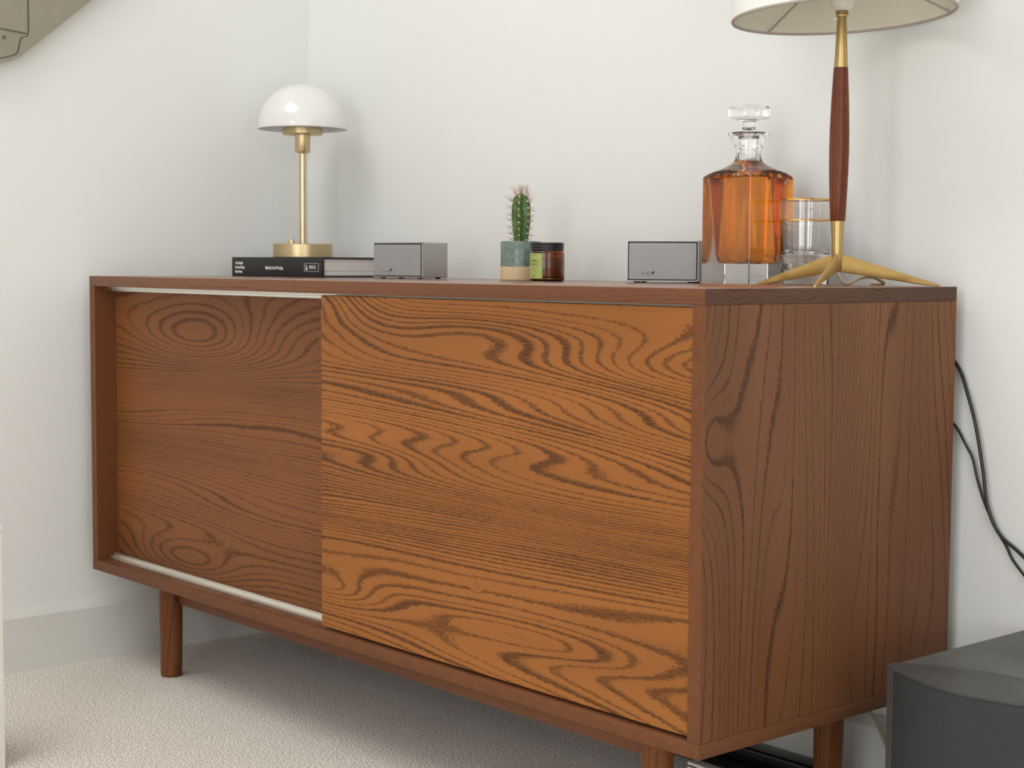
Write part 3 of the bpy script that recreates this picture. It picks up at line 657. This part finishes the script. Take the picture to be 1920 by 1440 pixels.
tilt = Matrix.Rotation(math.radians(-2.6), 4, FH) @ Matrix.Rotation(math.radians(-1.3), 4, RH)
sh.matrix_local = Matrix.Translation(Vector((RH.x * .002, RH.y * .002, SZ))) @ tilt
finish(lathe([(SR - .0004, 0), (SR + .0010, .0), (SR - .002, SH), (SR - .0036, SH), (SR - .0020, .002)], 128, closed=True), 'fabric_drum', M_linen, sh, smooth=40)
finish(lathe([(SR - .0012, .0005), (SR - .0022, .0005), (SR - .0050, SH - .001), (SR - .0040, SH - .001)], 128, closed=True), 'lining', M_lining, sh, smooth=40)
for z_, r_ in ((0.0, SR - .0006), (SH, SR - .003)):
    bm = bmesh.new(); tube([(r_ * math.cos(2 * PI * k / 96), r_ * math.sin(2 * PI * k / 96), z_) for k in range(97)], .0021, 8, bm, cap=False)
    finish(bm, 'rim_binding', M_wire, sh, smooth=60)
for deg in (-146, -26, 94):
    a = math.radians(deg); d = RH * math.sin(a) - FH * math.cos(a)
    finish(tube([tuple(d * (SR - .0022) + Vector((0, 0, .0008))), tuple(d * .020 + Vector((0, 0, .058)))], .0016, 8), 'spider_wire', M_wire, sh, smooth=60)
finish(lathe([(.0170, .0565), (.0215, .0565), (.0215, .0592), (.0170, .0592)], 40, closed=True), 'fitter_ring', M_wire, sh, smooth=40)

# ------------------------------------------------------------------ things on the floor and on the walls
# --- black bass module
M_sub = mat('black_vinyl', (0.105, 0.105, 0.103), 0.55, var=0.14, vscale=14, bump=(420, 0.10, 0.0006))
M_subcap = mat('charcoal_moulded_plastic', (0.062, 0.062, 0.060), 0.5, var=0.2, vscale=18, bump=(300, 0.12, 0.0006))
M_subgr = mat('black_grille_cloth', (0.026, 0.027, 0.028), 0.75, var=0.1, vscale=500, bump=(1500, 0.2, 0.0004))
SX0, SX1, SY0, SY1, SZT = 1.505, 1.735, 0.185, 0.455, 0.2640
SW = tag(empty('subwoofer', ((SX0 + SX1) / 2, SY1, 0)), 'black bass speaker box with bowed front beside the sideboard', 'speaker')
bx0, bx1 = -(SX1 - SX0) / 2, (SX1 - SX0) / 2; yb = SY0 - SY1
def arc(x0, x1, y0, bow, n=22): return [(x0 + (x1 - x0) * k / n, y0 - bow * (1 - (2 * k / n - 1) ** 2)) for k in range(n + 1)]
capo = arc(bx0, bx1, yb, .040)
inner = [(x_, y_ + 0.0) for x_, y_ in arc(bx0, bx1, yb + .013, -.046)][::-1]
capo_p = capo + inner
bm = prism(capo_p, 2, 0.004, SZT)
finish(bm, 'front_cap', M_subcap, SW, smooth=40)
bm = prism([(x_, y_ + .0006) for x_, y_ in inner[::-1]] + [(bx1, 0), (bx0, 0)], 2, 0.004, SZT - .0018)
finish(bm, 'cabinet', M_sub, SW, smooth=40)
gr = arc(bx0 + .0125, bx1 - .0125, yb - .0080, .0370)
bm = prism(gr + [(x_, y_ + .006) for x_, y_ in gr[::-1]], 2, 0.012, SZT - .0032)
finish(bm, 'grille', M_subgr, SW, smooth=40)
for fx in (bx0 + .02, bx1 - .02):
    for fy in (yb + .08, -.02): finish(xform(lathe([(0, 0), (.008, 0), (.009, .005), (0, .005)], 20), lambda c_: (c_.x + fx, c_.y + fy, c_.z)), 'foot', M_dark, SW, smooth=40)

# --- black speaker leads hanging against the wall
M_cable = mat('black_cable', (0.012, 0.010, 0.011), 0.35, var=0.1)
ca = [(1.340, .4735, .600), (1.3685, .4735, .592), (1.393, .4735, .5694), (1.4085, .471, .5373), (1.4218, .470, .4988), (1.4331, .470, .4472), (1.4413, .470, .4021), (1.457, .471, .3713), (1.4795, .472, .3548), (1.52, .472, .331), (1.60, .472, .305), (1.70, .468, .285)]
cb_ = [(1.330, .4735, .530), (1.365, .4735, .518), (1.3915, .4735, .4957), (1.405, .472, .4776), (1.417, .472, .4588), (1.4237, .472, .4364), (1.4322, .4755, .4078), (1.4474, .4755, .3802), (1.4649, .4755, .356), (1.4801, .474, .3353), (1.525, .472, .300), (1.60, .470, .275), (1.68, .466, .262)]
tag(finish(tube(spline(ca, 6), .0023, 8), 'speaker_lead', M_cable, smooth=60), 'thicker black lead leaving the sideboard higher up the wall', 'cable', 'black leads behind the sideboard')
tag(finish(tube(spline(cb_, 6), .0017, 8), 'speaker_lead', M_cable, smooth=60), 'thin black lead leaving the sideboard lower down the wall', 'cable', 'black leads behind the sideboard')
wl = spline([(1.2575, .4585, .178), (1.268, .4585, .155), (1.286, .452, .122), (1.300, .452, .102), (1.330, .450, .060), (1.40, .448, .012), (1.46, .446, .004)], 6)
tag(finish(tube(wl, .0022, 8), 'mains_flex', mat('beige_flex', lin((170, 150, 128)), 0.5, var=0.04), smooth=60), 'thin beige flex dropping below the sideboard near the rear leg', 'cable')

# --- things under the sideboard
M_gloss = mat('gloss_black_plastic', (0.008, 0.008, 0.009), 0.16, var=0.1)
ps = tag(empty('power_strip', (1.10, 0.440, 0)), 'black power strip on the carpet against the skirting under the sideboard', 'power strip')
boxo('casing', (-.16, .135, -.012, .0205, .0, .0300), M_gloss, ps, 0.004, 3)
for k in range(3):
    skt = finish(xform(lathe([(.0085, .0298), (.0105, .0298), (.0105, .0310), (.0085, .0310)], 28, closed=True), lambda c_: (c_.x - .12 + k * .045, c_.y * .95 + .004, c_.z)), 'socket_ring', M_dark, ps, smooth=40)
names = ('black mains lead under the sideboard, nearest the power strip', 'black mains lead under the sideboard, second from the power strip', 'black mains lead under the sideboard, farthest from the power strip')
for k, (yy, rr_) in enumerate(((.4215, .0042), (.4105, .0038), (.3990, .0040))):
    pts = spline([(.93, yy - .004, rr_), (1.00, yy + .001, rr_), (1.07, yy - .001, rr_), (1.14, yy, rr_ + .0002), (1.20, yy + .002, rr_), (1.235, yy + .001, rr_)], 8)
    tag(finish(tube(pts, rr_, 12), 'mains_lead', M_gloss, smooth=60), names[k], 'cable', 'black leads on the carpet')
wb = tag(empty('power_adapter', (1.1565, 0.247, 0), math.radians(-3)), 'white plastic power adapter standing on the carpet behind the front leg', 'adapter')
boxo('body', (0, .10, 0, .016, 0, .0545), MT['whitewood'], wb, .0015, 2)
boxo('seam', (.001, .099, .001, .015, .0540, .0565), M_dark, wb)
boxo('lid', (0, .10, 0, .016, .0562, .0605), MT['whitewood'], wb, .0012, 2)

# --- white lidded bin at the left edge
WC = tag(empty('lidded_bin', (0.3868, -0.4137, 0)), 'white lidded bin on the carpet at the left edge of the photo', 'bin')
boxo('body', (-.058, .0605, -.068, .0605, 0, .3268), MT['whitewood'], WC, .002, 2)
boxo('lid_gap', (-.055, .0580, -.065, .0580, .3262, .3292), MT['skirt'], WC)
boxo('lid', (-.059, .0615, -.069, .0615, .3288, .3360), MT['whitewood'], WC, .002, 2)

# --- grey plastic unit on the left wall, upper corner
M_unit = mat('warm_grey_plastic', (0.27, 0.245, 0.185), 0.45, var=0.03, bump=(200, 0.05, 0.0005))
M_screw = mat('dark_screw', (0.10, 0.09, 0.075), 0.6, var=0.05)  # plain dark colour, used for the screw alone
UX = -0.020                                                 # front face of the unit
WU = tag(empty('wall_unit', (W_X0, -0.35, 1.05)), 'warm grey plastic unit fixed to the left wall, seen at the top corner', 'appliance')
WU.location = (0, 0, 0)
body = [(-0.5996, 0.9634), (-0.2692, 0.9944), (-0.1415, 1.0157), (-0.1187, 1.0229), (-0.1049, 1.0301), (0.0215, 1.1347), (0.1179, 1.2143), (0.1179, 1.3815), (-0.5996, 1.3815)]
bm = prism(body, 0, W_X0 + .0005, UX - .004); finish(bm, 'casing', M_unit, WU)
rim = [(-0.2692, 0.9944), (-0.1415, 1.0157), (-0.1187, 1.0229), (-0.1049, 1.0301), (0.0215, 1.1347), (0.1179, 1.2143), (0.1179, 1.3815), (-0.0894, 1.3815), (-0.0900, 1.0718), (-0.0927, 1.0625), (-0.1025, 1.0594), (-0.1046, 1.0553), (-0.1082, 1.0388), (-0.1134, 1.0310), (-0.1227, 1.0269), (-0.1415, 1.0214), (-0.2692, 1.0001)]
bm = prism(rim, 0, UX - .0042, UX); finish(bm, 'surround', M_unit, WU)
bm = prism([(-0.5892, 1.1028), (-0.1414, 1.0725), (-0.0938, 1.0682), (-0.0925, 1.3815), (-0.5892, 1.3815)], 0, UX - .0042, UX + .0003); finish(bm, 'upper_panel', M_unit, WU)
bm = prism([(-0.5892, 0.9789), (-0.1418, 1.0243), (-0.1237, 1.0297), (-0.1156, 1.0331), (-0.1111, 1.0398), (-0.1077, 1.0558), (-0.1061, 1.0604), (-0.0979, 1.0625), (-0.0958, 1.0651), (-0.1414, 1.0694), (-0.5892, 1.0997)], 0, UX - .0042, UX - .0004); lp = finish(bm, 'lower_panel', M_unit, WU)
bm = lathe([(0, 0), (.0030, 0), (.0030, .0006), (0, .0006)], 20); xform(bm, lambda c_: (UX - .0004 + c_.z, c_.x - .1335, c_.y + 1.0576)); finish(bm, 'screw', M_screw, lp)
